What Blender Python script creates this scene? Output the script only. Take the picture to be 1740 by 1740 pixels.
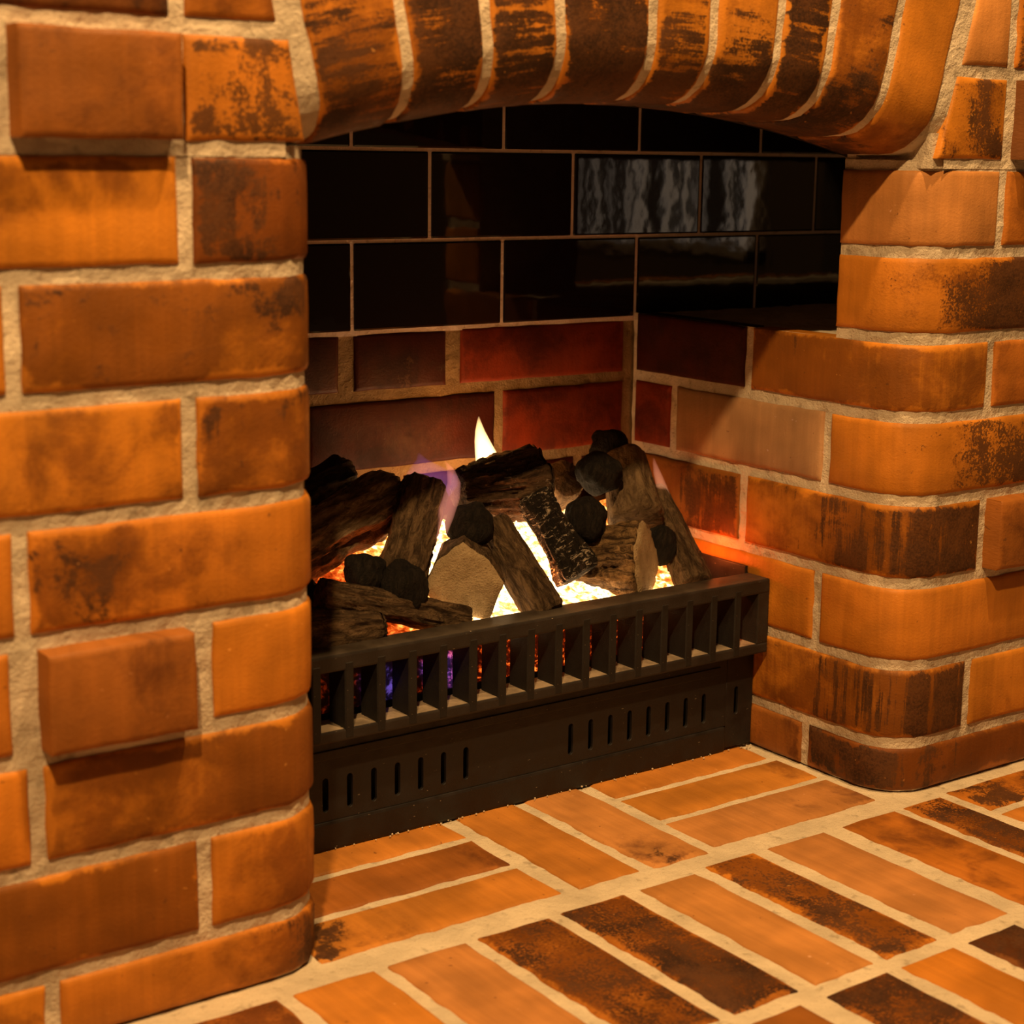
import bpy, bmesh, math, random
from mathutils import Vector, Matrix, noise

random.seed(7)
scene = bpy.context.scene
for o in list(bpy.data.objects):
    bpy.data.objects.remove(o)
C = scene.collection
PI = math.pi

# ------------------------------------------------------------------ camera
cam_d = bpy.data.cameras.new('camera')
cam = bpy.data.objects.new('camera', cam_d)
C.objects.link(cam)
scene.camera = cam
cam_d.sensor_width = 36.0
cam_d.lens = 36.0 * 2950.92 / 1740.0
pitch, roll, yaw = 0.202681, 0.013413, 0.625814
fwd = Vector((math.sin(yaw) * math.cos(pitch), math.cos(yaw) * math.cos(pitch), -math.sin(pitch)))
rt = Vector((math.cos(yaw), -math.sin(yaw), 0))
up = rt.cross(fwd)
rt2 = math.cos(roll) * rt + math.sin(roll) * up
up2 = -math.sin(roll) * rt + math.cos(roll) * up
M = Matrix((rt2, up2, -fwd)).transposed().to_4x4()
M.translation = Vector((-0.743758, -1.159505, 0.654750))
cam.matrix_world = M
cam_d.clip_start = 0.02
cam_d.dof.use_dof = True
cam_d.dof.focus_distance = 1.80
cam_d.dof.aperture_fstop = 7.0

# ------------------------------------------------------------------ world, lights, exposure
world = bpy.data.worlds.new('world')
scene.world = world
world.use_nodes = True
world.node_tree.nodes['Background'].inputs[0].default_value = (1.0, 0.52, 0.2, 1)
world.node_tree.nodes['Background'].inputs[1].default_value = 0.065

WARM = (1.0, 0.60, 0.235)
def lamp(name, loc, watts, radius, col):
    d = bpy.data.lights.new(name, 'POINT')
    d.energy = watts
    d.shadow_soft_size = radius
    d.color = col
    o = bpy.data.objects.new(name, d)
    o.location = loc
    C.objects.link(o)
    return o
lamp('ceiling_downlight', (-0.90, -1.15, 2.27), 262, 0.035, WARM)
lamp('ceiling_downlight', (0.27, -0.56, 2.30), 150, 0.035, WARM)

scene.view_settings.view_transform = 'Standard'
scene.view_settings.look = 'None'
scene.view_settings.gamma = 1.0
scene.view_settings.use_curve_mapping = False
scene.view_settings.exposure = 0.0
scene.cycles.sample_clamp_indirect = 4.0
scene.cycles.use_denoising = True
scene.cycles.max_bounces = 5
scene.cycles.diffuse_bounces = 3
scene.cycles.glossy_bounces = 3

# ------------------------------------------------------------------ node helpers
class NT:
    def __init__(self, name):
        self.m = bpy.data.materials.new(name)
        self.m.use_nodes = True
        self.t = self.m.node_tree
        for n in list(self.t.nodes):
            self.t.nodes.remove(n)
        self.out = self.n('ShaderNodeOutputMaterial')
    def n(self, kind, **kw):
        nd = self.t.nodes.new(kind)
        for k, v in kw.items():
            setattr(nd, k, v)
        return nd
    def l(self, a, b):
        self.t.links.new(a, b)
    def setin(self, sock, v):
        if hasattr(v, 'is_linked') or isinstance(v, bpy.types.NodeSocket):
            self.l(v, sock)
        else:
            sock.default_value = v
    def math(self, op, a, b=0.0, c=None, clamp=False):
        nd = self.n('ShaderNodeMath', operation=op)
        nd.use_clamp = clamp
        self.setin(nd.inputs[0], a)
        self.setin(nd.inputs[1], b)
        if c is not None:
            self.setin(nd.inputs[2], c)
        return nd.outputs[0]
    def vmath(self, op, a, b):
        nd = self.n('ShaderNodeVectorMath', operation=op)
        self.setin(nd.inputs[0], a)
        self.setin(nd.inputs[1], b)
        return nd.outputs[0]
    def mix(self, f, a, b, blend='MIX'):
        nd = self.n('ShaderNodeMix', data_type='RGBA', blend_type=blend)
        self.setin(nd.inputs[0], f)
        self.setin(nd.inputs[6], a)
        self.setin(nd.inputs[7], b)
        return nd.outputs[2]
    def fmix(self, f, a, b):
        nd = self.n('ShaderNodeMix', data_type='FLOAT')
        self.setin(nd.inputs[0], f)
        self.setin(nd.inputs[2], a)
        self.setin(nd.inputs[3], b)
        return nd.outputs[0]
    def noise(self, vec, scale, detail=4, rough=0.55, dist=0.0):
        nd = self.n('ShaderNodeTexNoise')
        self.l(vec, nd.inputs['Vector'])
        nd.inputs['Scale'].default_value = scale
        nd.inputs['Detail'].default_value = detail
        nd.inputs['Roughness'].default_value = rough
        nd.inputs['Distortion'].default_value = dist
        return nd.outputs['Fac']
    def ramp(self, f, lo, hi, a=0.0, b=1.0):
        nd = self.n('ShaderNodeMapRange', interpolation_type='SMOOTHSTEP')
        self.setin(nd.inputs[0], f)
        nd.inputs[1].default_value = lo
        nd.inputs[2].default_value = hi
        nd.inputs[3].default_value = a
        nd.inputs[4].default_value = b
        return nd.outputs[0]
    def attr(self, name):
        nd = self.n('ShaderNodeAttribute', attribute_type='OBJECT', attribute_name=name)
        return nd.outputs['Fac']
    def bsdf(self, col, rough, bump=None, strength=0.3, dist=0.002, spec=0.5):
        b = self.n('ShaderNodeBsdfPrincipled')
        self.setin(b.inputs['Base Color'], col)
        self.setin(b.inputs['Roughness'], rough)
        b.inputs['Specular IOR Level'].default_value = spec
        if bump is not None:
            bp = self.n('ShaderNodeBump')
            bp.inputs['Strength'].default_value = strength
            bp.inputs['Distance'].default_value = dist
            self.l(bump, bp.inputs['Height'])
            self.l(bp.outputs[0], b.inputs['Normal'])
        self.l(b.outputs[0], self.out.inputs['Surface'])
        return b

def mat_brick():
    t = NT('fired_clay_brick')
    uv = t.n('ShaderNodeUVMap').outputs[0]
    sep = t.n('ShaderNodeSeparateXYZ')
    t.l(uv, sep.inputs[0])
    u, v = sep.outputs[0], sep.outputs[1]
    comb = t.n('ShaderNodeCombineXYZ')
    t.l(u, comb.inputs[0])
    t.l(v, comb.inputs[1])
    t.l(t.attr('seed'), comb.inputs[2])
    p = comb.outputs[0]
    base = t.n('ShaderNodeObjectInfo').outputs['Color']
    # kiln marks: blotches, streaks across or along the brick, fine peppering
    streak_v = t.vmath('MULTIPLY', p, (110.0, 6.0, 1.0))
    st_v = t.noise(streak_v, 1.0, 3, 0.65)
    st_h = t.noise(t.vmath('MULTIPLY', p, (14.0, 130.0, 1.0)), 1.0, 3, 0.65)
    sel = t.attr('streak')          # 0 blotch, 1 streaks across, -1 streaks along
    blot = t.noise(p, 19.0, 6, 0.68, 0.3)
    fine = t.noise(p, 360.0, 2, 0.7)
    f1 = t.math('MAXIMUM', sel, 0.0)
    f2 = t.math('MAXIMUM', t.math('MULTIPLY', sel, -1.0), 0.0)
    nn = t.fmix(f1, blot, t.math('ADD', t.math('MULTIPLY', st_v, 0.75), t.math('MULTIPLY', blot, 0.25)))
    nn = t.fmix(f2, nn, t.math('ADD', t.math('MULTIPLY', st_h, 0.6), t.math('MULTIPLY', blot, 0.4)))
    nn = t.math('ADD', nn, t.math('MULTIPLY', t.math('SUBTRACT', fine, 0.5), t.attr('pepper')))
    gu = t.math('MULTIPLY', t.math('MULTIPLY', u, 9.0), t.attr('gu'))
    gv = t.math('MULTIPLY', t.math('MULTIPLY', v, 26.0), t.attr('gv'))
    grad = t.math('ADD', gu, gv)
    # worn arrises lose the dark skin
    eu = t.math('SUBTRACT', t.attr('hu'), t.math('ABSOLUTE', u))
    ev = t.math('SUBTRACT', t.attr('hv'), t.math('ABSOLUTE', v))
    e = t.math('MINIMUM', eu, ev)
    wear = t.ramp(t.math('ADD', e, t.math('MULTIPLY', t.math('SUBTRACT', blot, 0.5), 0.030)), -0.001, 0.0060, 0.22, 0.0)
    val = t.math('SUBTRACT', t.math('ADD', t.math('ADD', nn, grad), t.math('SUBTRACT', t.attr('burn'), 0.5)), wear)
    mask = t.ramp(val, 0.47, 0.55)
    b2 = t.noise(t.vmath('ADD', p, (4.3, 1.7, 0.4)), 15.0, 4, 0.62, 0.5)
    film = t.math('SUBTRACT', t.math('ADD', t.math('ADD', t.math('MULTIPLY', nn, 0.45), t.math('MULTIPLY', b2, 0.55)), t.math('MULTIPLY', grad, 0.8)),
                  t.math('ADD', t.math('MULTIPLY', wear, 0.8), t.math('SUBTRACT', 0.5, t.attr('film'))))
    fm = t.ramp(film, 0.38, 0.58)
    # clay colour
    var = t.noise(t.vmath('ADD', p, (3.1, 7.7, 0.0)), 16.0, 2, 0.55)
    vv = t.ramp(var, 0.3, 0.72, 0.76, 1.14)
    cl = t.mix(1.0, base, vv, 'MULTIPLY')
    sv = t.ramp(st_v, 0.35, 0.7, 0.90, 1.08)
    cl = t.mix(0.8, cl, t.mix(1.0, cl, sv, 'MULTIPLY'))
    brown = t.mix(1.0, cl, (0.34, 0.285, 0.36, 1), 'MULTIPLY')
    cl = t.mix(t.math('MULTIPLY', fm, 0.85), cl, brown)
    dk = t.mix(t.ramp(t.math('ADD', t.math('MULTIPLY', b2, 0.6), t.math('MULTIPLY', fine, 0.4)), 0.40, 0.60), (0.020, 0.010, 0.007, 1), (0.085, 0.034, 0.013, 1))
    cl = t.mix(t.math('MULTIPLY', mask, t.attr('dark')), cl, dk)
    # small pale scuffs and pits
    spots = t.noise(t.vmath('ADD', p, (1.0, 4.0, 2.0)), 115.0, 2, 0.55)
    sc = t.ramp(spots, 0.735, 0.79)
    cl = t.mix(t.math('MULTIPLY', sc, 0.40), cl, t.mix(1.0, base, (1.7, 2.2, 5.0, 1), 'MULTIPLY'))
    pit = t.ramp(spots, 0.23, 0.28, 0.55, 0.0)
    cl = t.mix(pit, cl, (0.06, 0.025, 0.012, 1))
    hgt = t.math('ADD', t.math('MULTIPLY', fine, 0.5), t.math('MULTIPLY', blot, 0.9))
    rough = t.ramp(blot, 0.3, 0.7, 0.46, 0.72)
    t.bsdf(cl, rough, hgt, 0.34, 0.0024, 0.22)
    return t.m

def mat_mortar(name, c1, c2):
    t = NT(name)
    pos = t.n('ShaderNodeNewGeometry').outputs['Position']
    a = t.noise(pos, 14.0, 5, 0.6)
    b = t.noise(pos, 420.0, 3, 0.7)
    c = t.noise(pos, 70.0, 4, 0.6)
    col = t.mix(t.ramp(a, 0.3, 0.7), c1, c2)
    col = t.mix(t.ramp(b, 0.56, 0.75, 0.0, 0.45), col, (c1[0] * .55, c1[1] * .55, c1[2] * .5, 1))
    col = t.mix(t.ramp(c, 0.30, 0.42, 0.5, 0.0), col, (c1[0] * .45, c1[1] * .42, c1[2] * .38, 1))
    h = t.math('ADD', t.math('MULTIPLY', b, 0.6), t.math('MULTIPLY', c, 1.6))
    t.bsdf(col, 0.9, h, 0.6, 0.004, 0.15)
    return t.m

def mat_tile():
    t = NT('glazed_dark_tile')
    pos = t.n('ShaderNodeTexCoord').outputs['Object']
    w = t.noise(pos, 22.0, 2, 0.5)
    f = t.noise(pos, 160.0, 2, 0.5)
    h = t.math('ADD', w, t.math('MULTIPLY', f, 0.04))
    t.bsdf((0.0075, 0.0040, 0.0045, 1), 0.035, h, 0.045, 0.004, 0.45)
    return t.m

def mat_iron(name, col, rough, dust=0.0):
    t = NT(name)
    pos = t.n('ShaderNodeTexCoord').outputs['Object']
    a = t.noise(pos, 40.0, 5, 0.6)
    b = t.noise(pos, 700.0, 2, 0.6)
    sp = t.ramp(t.noise(t.vmath('MULTIPLY', pos, (160.0, 160.0, 420.0)), 1.0, 2, 0.6), 0.735, 0.79)
    c = t.mix(t.ramp(a, 0.3, 0.75), col, (col[0] * 1.7, col[1] * 1.65, col[2] * 1.6, 1))
    c = t.mix(t.math('MULTIPLY', sp, 0.55), c, (0.42, 0.33, 0.24, 1))
    r = t.ramp(a, 0.3, 0.7, rough, rough + 0.2)
    if dust > 0:
        sz = t.n('ShaderNodeSeparateXYZ')
        t.l(t.n('ShaderNodeNewGeometry').outputs['True Normal'], sz.inputs[0])
        du = t.math('MULTIPLY', t.ramp(sz.outputs[2], 0.96, 0.995), t.ramp(a, 0.25, 0.65, 0.4, 1.0))
        c = t.mix(t.math('MULTIPLY', du, dust), c, (0.34, 0.26, 0.18, 1))
    t.bsdf(c, r, b, 0.25, 0.001, 0.4)
    return t.m

def mat_log(name, c1, c2, c3, ash=0.0, scale=1.0, ashlo=0.58, ashz=1.0):
    t = NT(name)
    uv = t.n('ShaderNodeUVMap').outputs[0]
    pos = t.n('ShaderNodeTexCoord').outputs['Object']
    grain = t.noise(t.vmath('MULTIPLY', pos, (1.0, 1.0, 0.30)), 130.0 * scale, 7, 0.70, 0.9)
    big = t.noise(pos, 34.0, 5, 0.6)
    fine = t.noise(pos, 420.0, 3, 0.7)
    c = t.mix(t.ramp(grain, 0.36, 0.66), c1, c2)
    c = t.mix(t.ramp(big, 0.50, 0.72), c, c3)
    if ash > 0:
        k = t.ramp(t.noise(t.vmath('MULTIPLY', pos, (1.0, 1.0, ashz)), 90.0, 6, 0.75, 1.2), ashlo, ashlo + .07)
        c = t.mix(t.math('MULTIPLY', k, ash), c, (0.62, 0.50, 0.38, 1))
    h = t.math('ADD', t.math('MULTIPLY', grain, 1.0), t.math('MULTIPLY', fine, 0.35))
    t.bsdf(c, 0.85, h, 1.0, 0.011, 0.2)
    return t.m

def mat_cut():
    t = NT('cut_ceramic_face')
    pos = t.n('ShaderNodeTexCoord').outputs['Object']
    a = t.noise(pos, 60.0, 4, 0.6)
    b = t.noise(pos, 520.0, 2, 0.7)
    c = t.mix(t.ramp(a, 0.3, 0.7), (0.30, 0.215, 0.12, 1), (0.43, 0.32, 0.19, 1))
    c = t.mix(t.ramp(b, 0.60, 0.72, 0.0, 0.55), c, (0.10, 0.06, 0.03, 1))
    t.bsdf(c, 0.9, b, 0.6, 0.004, 0.15)
    return t.m

def mat_ember():
    t = NT('glowing_embers')
    pos = t.n('ShaderNodeNewGeometry').outputs['Position']
    sep = t.n('ShaderNodeSeparateXYZ')
    t.l(pos, sep.inputs[0])
    a = t.noise(pos, 120.0, 4, 0.6, 0.3)
    b = t.noise(pos, 20.0, 2, 0.5)
    # the burner ports run hottest along the middle, cooler towards the ends
    mid = t.ramp(sep.outputs[0], 0.10, 0.24)
    end = t.ramp(sep.outputs[0], 0.42, 0.55, 1.0, 0.55)
    low = t.ramp(sep.outputs[2], 0.172, 0.188, 0.16, 1.0)     # the lumps below the ports barely glow
    heat = t.math('MULTIPLY', t.math('MULTIPLY', t.fmix(mid, 0.34, 1.0), end), t.math('ADD', 0.50, t.math('MULTIPLY', b, 0.75)))
    heat = t.math('MULTIPLY', heat, t.ramp(sep.outputs[0], -0.03, 0.05, 0.35, 1.0))
    heat = t.math('MULTIPLY', heat, t.ramp(a, 0.28, 0.60, 0.62, 1.1))
    heat = t.math('MULTIPLY', heat, t.math('ADD', low, t.ramp(a, 0.50, 0.66, 0.0, 0.36)))
    cr = t.n('ShaderNodeValToRGB')
    t.l(heat, cr.inputs[0])
    e = cr.color_ramp.elements
    e[0].position = 0.06; e[0].color = (0.16, 0.006, 0.0, 1)
    e[1].position = 1.0; e[1].color = (1.0, 0.70, 0.36, 1)
    x = e.new(0.30); x.color = (1.0, 0.075, 0.004, 1)
    x = e.new(0.55); x.color = (1.0, 0.26, 0.03, 1)
    x = e.new(0.78); x.color = (1.0, 0.50, 0.15, 1)
    # blue gas showing in the lower lumps near the left
    bl = t.math('MULTIPLY', t.math('MULTIPLY', t.ramp(sep.outputs[2], 0.158, 0.178, 1.0, 0.0), t.math('MULTIPLY', t.ramp(sep.outputs[0], 0.17, 0.21, 1.0, 0.0), t.ramp(sep.outputs[0], 0.075, 0.10))), t.ramp(b, 0.42, 0.62))
    col = t.mix(bl, cr.outputs[0], (0.30, 0.16, 1.0, 1))
    st = t.math('ADD', t.math('MULTIPLY', t.math('POWER', heat, 2.0), 6.0), t.math('MULTIPLY', bl, t.ramp(a, 0.45, 0.6, 0.0, 0.17)))
    em = t.n('ShaderNodeEmission')
    t.l(col, em.inputs[0])
    t.l(st, em.inputs[1])
    b_ = t.bsdf((0.04, 0.022, 0.014, 1), 0.9)
    add = t.n('ShaderNodeAddShader')
    t.l(b_.outputs[0], add.inputs[0])
    t.l(em.outputs[0], add.inputs[1])
    t.l(add.outputs[0], t.out.inputs['Surface'])
    return t.m

def mat_flame(name, low, high, strength, z0, z1):
    t = NT(name)
    pos = t.n('ShaderNodeTexCoord').outputs['Object']
    sep = t.n('ShaderNodeSeparateXYZ')
    t.l(pos, sep.inputs[0])
    g = t.ramp(sep.outputs[2], z0, z1)
    col = t.mix(g, low, high)
    em = t.n('ShaderNodeEmission')
    t.l(col, em.inputs[0])
    em.inputs[1].default_value = strength
    t.l(em.outputs[0], t.out.inputs['Volume'])
    return t.m

def mat_plain(name, col, rough=0.6, emit=None, es=0.0):
    t = NT(name)
    pos = t.n('ShaderNodeTexCoord').outputs['Object']
    a = t.noise(pos, 30.0, 4, 0.6)
    c = t.mix(t.ramp(a, 0.3, 0.7), (col[0] * .9, col[1] * .9, col[2] * .9, 1), col)
    b = t.bsdf(c, rough)
    if emit:
        b.inputs['Emission Color'].default_value = emit
        b.inputs['Emission Strength'].default_value = es
    return t.m

BRICK = mat_brick()
MORTAR = mat_mortar('lime_mortar', (0.44, 0.37, 0.285, 1), (0.66, 0.555, 0.435, 1))
DARK_MORTAR = mat_mortar('dark_mortar', (0.17, 0.115, 0.06, 1), (0.28, 0.19, 0.10, 1))  # darker, browner mortar for the back of the firebox
FLOOR_MORTAR = mat_mortar('floor_mortar', (0.50, 0.42, 0.315, 1), (0.68, 0.57, 0.43, 1))
GROUT = mat_mortar('tile_grout', (0.62, 0.50, 0.45, 1), (0.75, 0.62, 0.56, 1))
TILE = mat_tile()
IRON = mat_iron('black_enamelled_steel', (0.0075, 0.006, 0.0058, 1), 0.44)
IRON2 = mat_iron('cast_iron', (0.012, 0.0088, 0.0072, 1), 0.50, .12)
IRON4 = mat_iron('shaded_cast_iron', (0.0050, 0.0036, 0.0031, 1), 0.6)  # for the bars: their unlit sides put into a darker colour
IRON3 = mat_iron('dusty_cast_iron', (0.012, 0.0088, 0.0072, 1), 0.50, .75)
CUT = mat_cut()
EMBER = mat_ember()
DARK_RENDER = mat_plain('chamber_render', (0.03, 0.022, 0.018, 1), 0.9)  # near-black finish for the closing slabs and the arch back
ROOMWALL = mat_plain('room_plaster', (0.10, 0.07, 0.045, 1), 0.8)

# ------------------------------------------------------------------ object helpers
def link(name, verts, faces, mat, parent=None, loc=None, uvs=None, smooth=False):
    """one mesh object; verts in world space, origin at loc"""
    loc = Vector(loc) if loc is not None else Vector((0, 0, 0))
    me = bpy.data.meshes.new(name)
    me.from_pydata([tuple(Vector(v) - loc) for v in verts], [], faces)
    if uvs is not None:
        ul = me.uv_layers.new(name='UVMap')
        for lp in me.loops:
            ul.data[lp.index].uv = uvs[lp.vertex_index]
    if mat:
        me.materials.append(mat)
    if smooth:
        for pl in me.polygons:
            pl.use_smooth = True
    me.update()
    o = bpy.data.objects.new(name, me)
    C.objects.link(o)
    if parent is not None:
        o.parent = parent
        o.matrix_parent_inverse = Matrix.Identity(4)
        o.location = loc - parent.location
    else:
        o.location = loc
    return o

def tag(o, label=None, cat=None, group=None, kind=None):
    if label: o['label'] = label
    if cat: o['category'] = cat
    if group: o['group'] = group
    if kind: o['kind'] = kind
    return o

def empty(name, loc):
    o = bpy.data.objects.new(name, None)
    o.location = loc
    o.empty_display_size = 0.05
    C.objects.link(o)
    return o

def box_geo(x0, x1, y0, y1, z0, z1, bev=0.0, seg=2):
    bm = bmesh.new()
    bmesh.ops.create_cube(bm, size=1.0)
    for v in bm.verts:
        v.co = Vector(((x0 + x1) / 2 + v.co.x * (x1 - x0), (y0 + y1) / 2 + v.co.y * (y1 - y0), (z0 + z1) / 2 + v.co.z * (z1 - z0)))
    if bev > 0:
        bmesh.ops.bevel(bm, geom=list(bm.edges), offset=bev, segments=seg, affect='EDGES', profile=0.6)
    vs = [v.co.copy() for v in bm.verts]
    bm.verts.index_update()
    fs = [[v.index for v in f.verts] for f in bm.faces]
    bm.free()
    return vs, fs

def box(name, x0, x1, y0, y1, z0, z1, mat, parent=None, bev=0.0, seg=2):
    vs, fs = box_geo(x0, x1, y0, y1, z0, z1, bev, seg)
    return link(name, vs, fs, mat, parent, ((x0 + x1) / 2, (y0 + y1) / 2, (z0 + z1) / 2))

def merge(parts):
    V, F = [], []
    for vs, fs in parts:
        o = len(V)
        V += list(vs)
        F += [[i + o for i in f] for f in fs]
    return V, F

def samples(a, b, edge, step):
    n = max(1, int(round((b - a - 2 * edge) / step)))
    mid = [a + edge + (b - a - 2 * edge) * i / n for i in range(n + 1)]
    return [a, a + edge * 0.35] + mid + [b - edge * 0.35, b]

# clay colours (surface colour of the fired brick)
O = (0.62, 0.205, 0.022)     # orange
A_ = (0.50, 0.155, 0.020)    # amber brown
B_ = (0.36, 0.115, 0.022)    # brown
R_ = (0.36, 0.115, 0.020)    # red brown
P_ = (0.62, 0.250, 0.070)    # pale pinkish orange
G_ = (0.50, 0.250, 0.130)    # dusty pink
K_ = (0.22, 0.070, 0.018)    # dark brown
T_ = (0.60, 0.215, 0.035)    # terracotta
S_ = (0.060, 0.0075, 0.0022)    # very dark red
S2 = (0.24, 0.028, 0.006)     # deep red, with the fire's glow put into the colour
brick_seed = [0]

def brick(parent, P, s0, s1, w0, w1, col, burn=0.3, gu=0.0, gv=0.0, streak=0.0, pepper=0.14, dark=0.85, film=0.44,
          depth=0.03, proud=0.0, step=0.022, slant0=0.0, slant1=0.0, edge=0.005, name='brick', wob=0.0013, seed=None):
    brick_seed[0] += 1
    sd = brick_seed[0] * 1.37 if seed is None else seed
    S = samples(0.0, 1.0, edge / max(s1 - s0, 1e-6), step / (s1 - s0))
    W = samples(w0, w1, edge, step)
    ns, nw = len(S), len(W)
    sc, wc = (s0 + s1) / 2, (w0 + w1) / 2
    cpos, cn = P(sc, wc)
    V, U = [], []
    for j, w in enumerate(W):
        f = (w - w0) / (w1 - w0)
        a = s0 + slant0 * f
        b = s1 + slant1 * f
        for i, t in enumerate(S):
            s = a + (b - a) * t
            ds = min(t * (b - a), (1 - t) * (b - a))
            dw = min(w - w0, w1 - w)
            d = min(ds, dw)
            q = Vector((s * 40, w * 40, sd))
            # uneven arrises
            es = wob * noise.noise(Vector((w * 45, sd, 3.0 if t < .5 else 9.0))) * (1 - min(1, ds / 0.012))
            ew = wob * noise.noise(Vector((s * 45, sd, 5.0 if f < .5 else 7.0))) * (1 - min(1, dw / 0.012))
            p, n = P(s + es, w + ew)
            rd = max(0.0, 1 - d / edge)
            off = proud - 0.0026 * rd * rd + 0.0006 * noise.noise(q)
            V.append(p + n * off)
            U.append((s - sc, w - wc))
    F = []
    for j in range(nw - 1):
        for i in range(ns - 1):
            k = j * ns + i
            F.append([k, k + 1, k + ns + 1, k + ns])
    ring = [i for i in range(ns)] + [j * ns + ns - 1 for j in range(1, nw)] + [(nw - 1) * ns + i for i in range(ns - 2, -1, -1)] + [j * ns for j in range(nw - 2, 0, -1)]
    base = len(V)
    for r in ring:
        j, i = divmod(r, ns)
        f = (W[j] - w0) / (w1 - w0)
        s = s0 + slant0 * f + (s1 + slant1 * f - s0 - slant0 * f) * S[i]
        p, n = P(s, W[j])
        V.append(p - n * depth)
        u = U[r]
        sgn = 1 if u[0] > 0 else -1
        U.append((u[0] + sgn * 0.02, u[1]))
    m = len(ring)
    for k in range(m):
        k2 = (k + 1) % m
        F.append([ring[k2], ring[k], base + k, base + k2])
    F.append([base + k for k in range(m - 1, -1, -1)])
    o = link(name, V, F, BRICK, parent, cpos, U, smooth=True)
    o.data.set_sharp_from_angle(angle=math.radians(50))
    jt = random.uniform(0.93, 1.07)
    o.color = (col[0] * jt * .80, col[1] * jt * random.uniform(.97, 1.03) * .87, col[2] * .85, 1)
    o['seed'] = float(sd)
    o['burn'] = float(burn); o['gu'] = float(gu); o['gv'] = float(gv)
    o['film'] = float(film); o['hu'] = float((s1 - s0) / 2); o['hv'] = float((w1 - w0) / 2)
    o['streak'] = float(streak); o['pepper'] = float(pepper); o['dark'] = float(dark)
    return o

def sheet(P, s0, s1, w0, w1, inset, step, amp):
    ns = max(2, int((s1 - s0) / step) + 1)
    nw = max(2, int((w1 - w0) / step) + 1)
    V, F = [], []
    for j in range(nw):
        for i in range(ns):
            s = s0 + (s1 - s0) * i / (ns - 1)
            w = w0 + (w1 - w0) * j / (nw - 1)
            p, n = P(s, w)
            k = noise.noise(p * 55.0) * amp + noise.noise(p * 160.0) * amp * 0.5
            V.append(p + n * (k - inset))
    for j in range(nw - 1):
        for i in range(ns - 1):
            k = j * ns + i
            F.append([k, k + 1, k + ns + 1, k + ns])
    return V, F

# ------------------------------------------------------------------ dimensions (metres)
H = 0.086
Z0 = 0.0531
def bed(k, off={}):
    return 0.0 if k == 0 else Z0 + (k - 1) * H + off.get(k, 0.0)
XL, XR, RB, YB = -0.0758, 0.586, 0.055, 0.4416
QA = PI * RB / 2
JM = 0.0062          # half a mortar joint
TOP = 1.085

def PL(s, w):        # left pier: front, rounded corner, inner side
    if s <= 0:
        return Vector((XL - RB + s, 0, w)), Vector((0, -1, 0))
    if s <= QA:
        a = s / RB
        n = Vector((math.sin(a), -math.cos(a), 0))
        return Vector((XL - RB, RB, w)) + n * RB, n
    return Vector((XL, RB + s - QA, w)), Vector((1, 0, 0))
def LF(X): return X - XL + RB
def LS(Y): return QA + Y - RB
def PR(s, w):        # right pier: inner side, rounded corner, front
    if s >= 0:
        return Vector((XR + RB + s, 0, w)), Vector((0, -1, 0))
    if s >= -QA:
        a = -s / RB
        n = Vector((-math.sin(a), -math.cos(a), 0))
        return Vector((XR + RB, RB, w)) + n * RB, n
    return Vector((XR, RB - s - QA, w)), Vector((-1, 0, 0))
def RF(X): return X - XR - RB
def RS(Y): return -QA - (Y - RB)
def PB(s, w):
    return Vector((s, YB, w)), Vector((0, -1, 0))
def PF(s, w):
    return Vector((s, w, 0.0)), Vector((0, 0, 1))

# ------------------------------------------------------------------ floor
Vf, Ff = sheet(PF, -0.95, 1.35, -0.95, 0.52, 0.0022, 0.009, 0.0012)
floor = link('floor', Vf, Ff, FLOOR_MORTAR, smooth=True)
tag(floor, kind='structure')

def fb(x0, x1, y0, y1, col, **kw):
    kw.setdefault('burn', 0.12)
    kw.setdefault('wob', 0.0022)
    kw.setdefault('film', 0.28 if kw['burn'] < .25 else .48)
    return brick(floor, PF, x0, x1, y0, y1, col, edge=0.004, depth=0.02, **kw)

# hearth bricks inside the opening
fb(-0.075, 0.163, 0.164, 0.233, T_, burn=.15)
fb(-0.075, 0.162, 0.087, 0.154, R_, burn=.10, gu=.15)
fb(-0.088, 0.161, 0.008, 0.077, T_, burn=.22, gu=-.35)
fb(0.181, 0.253, 0.006, 0.235, T_, burn=.08)
fb(0.266, 0.336, 0.003, 0.235, P_, burn=.16, gv=-.10)
fb(0.352, 0.572, 0.166, 0.236, T_, burn=.16)
fb(0.352, 0.576, 0.092, 0.157, T_, burn=.18, gu=.2)
fb(0.349, 0.577, 0.010, 0.083, P_, burn=.14, gu=.25)
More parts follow.
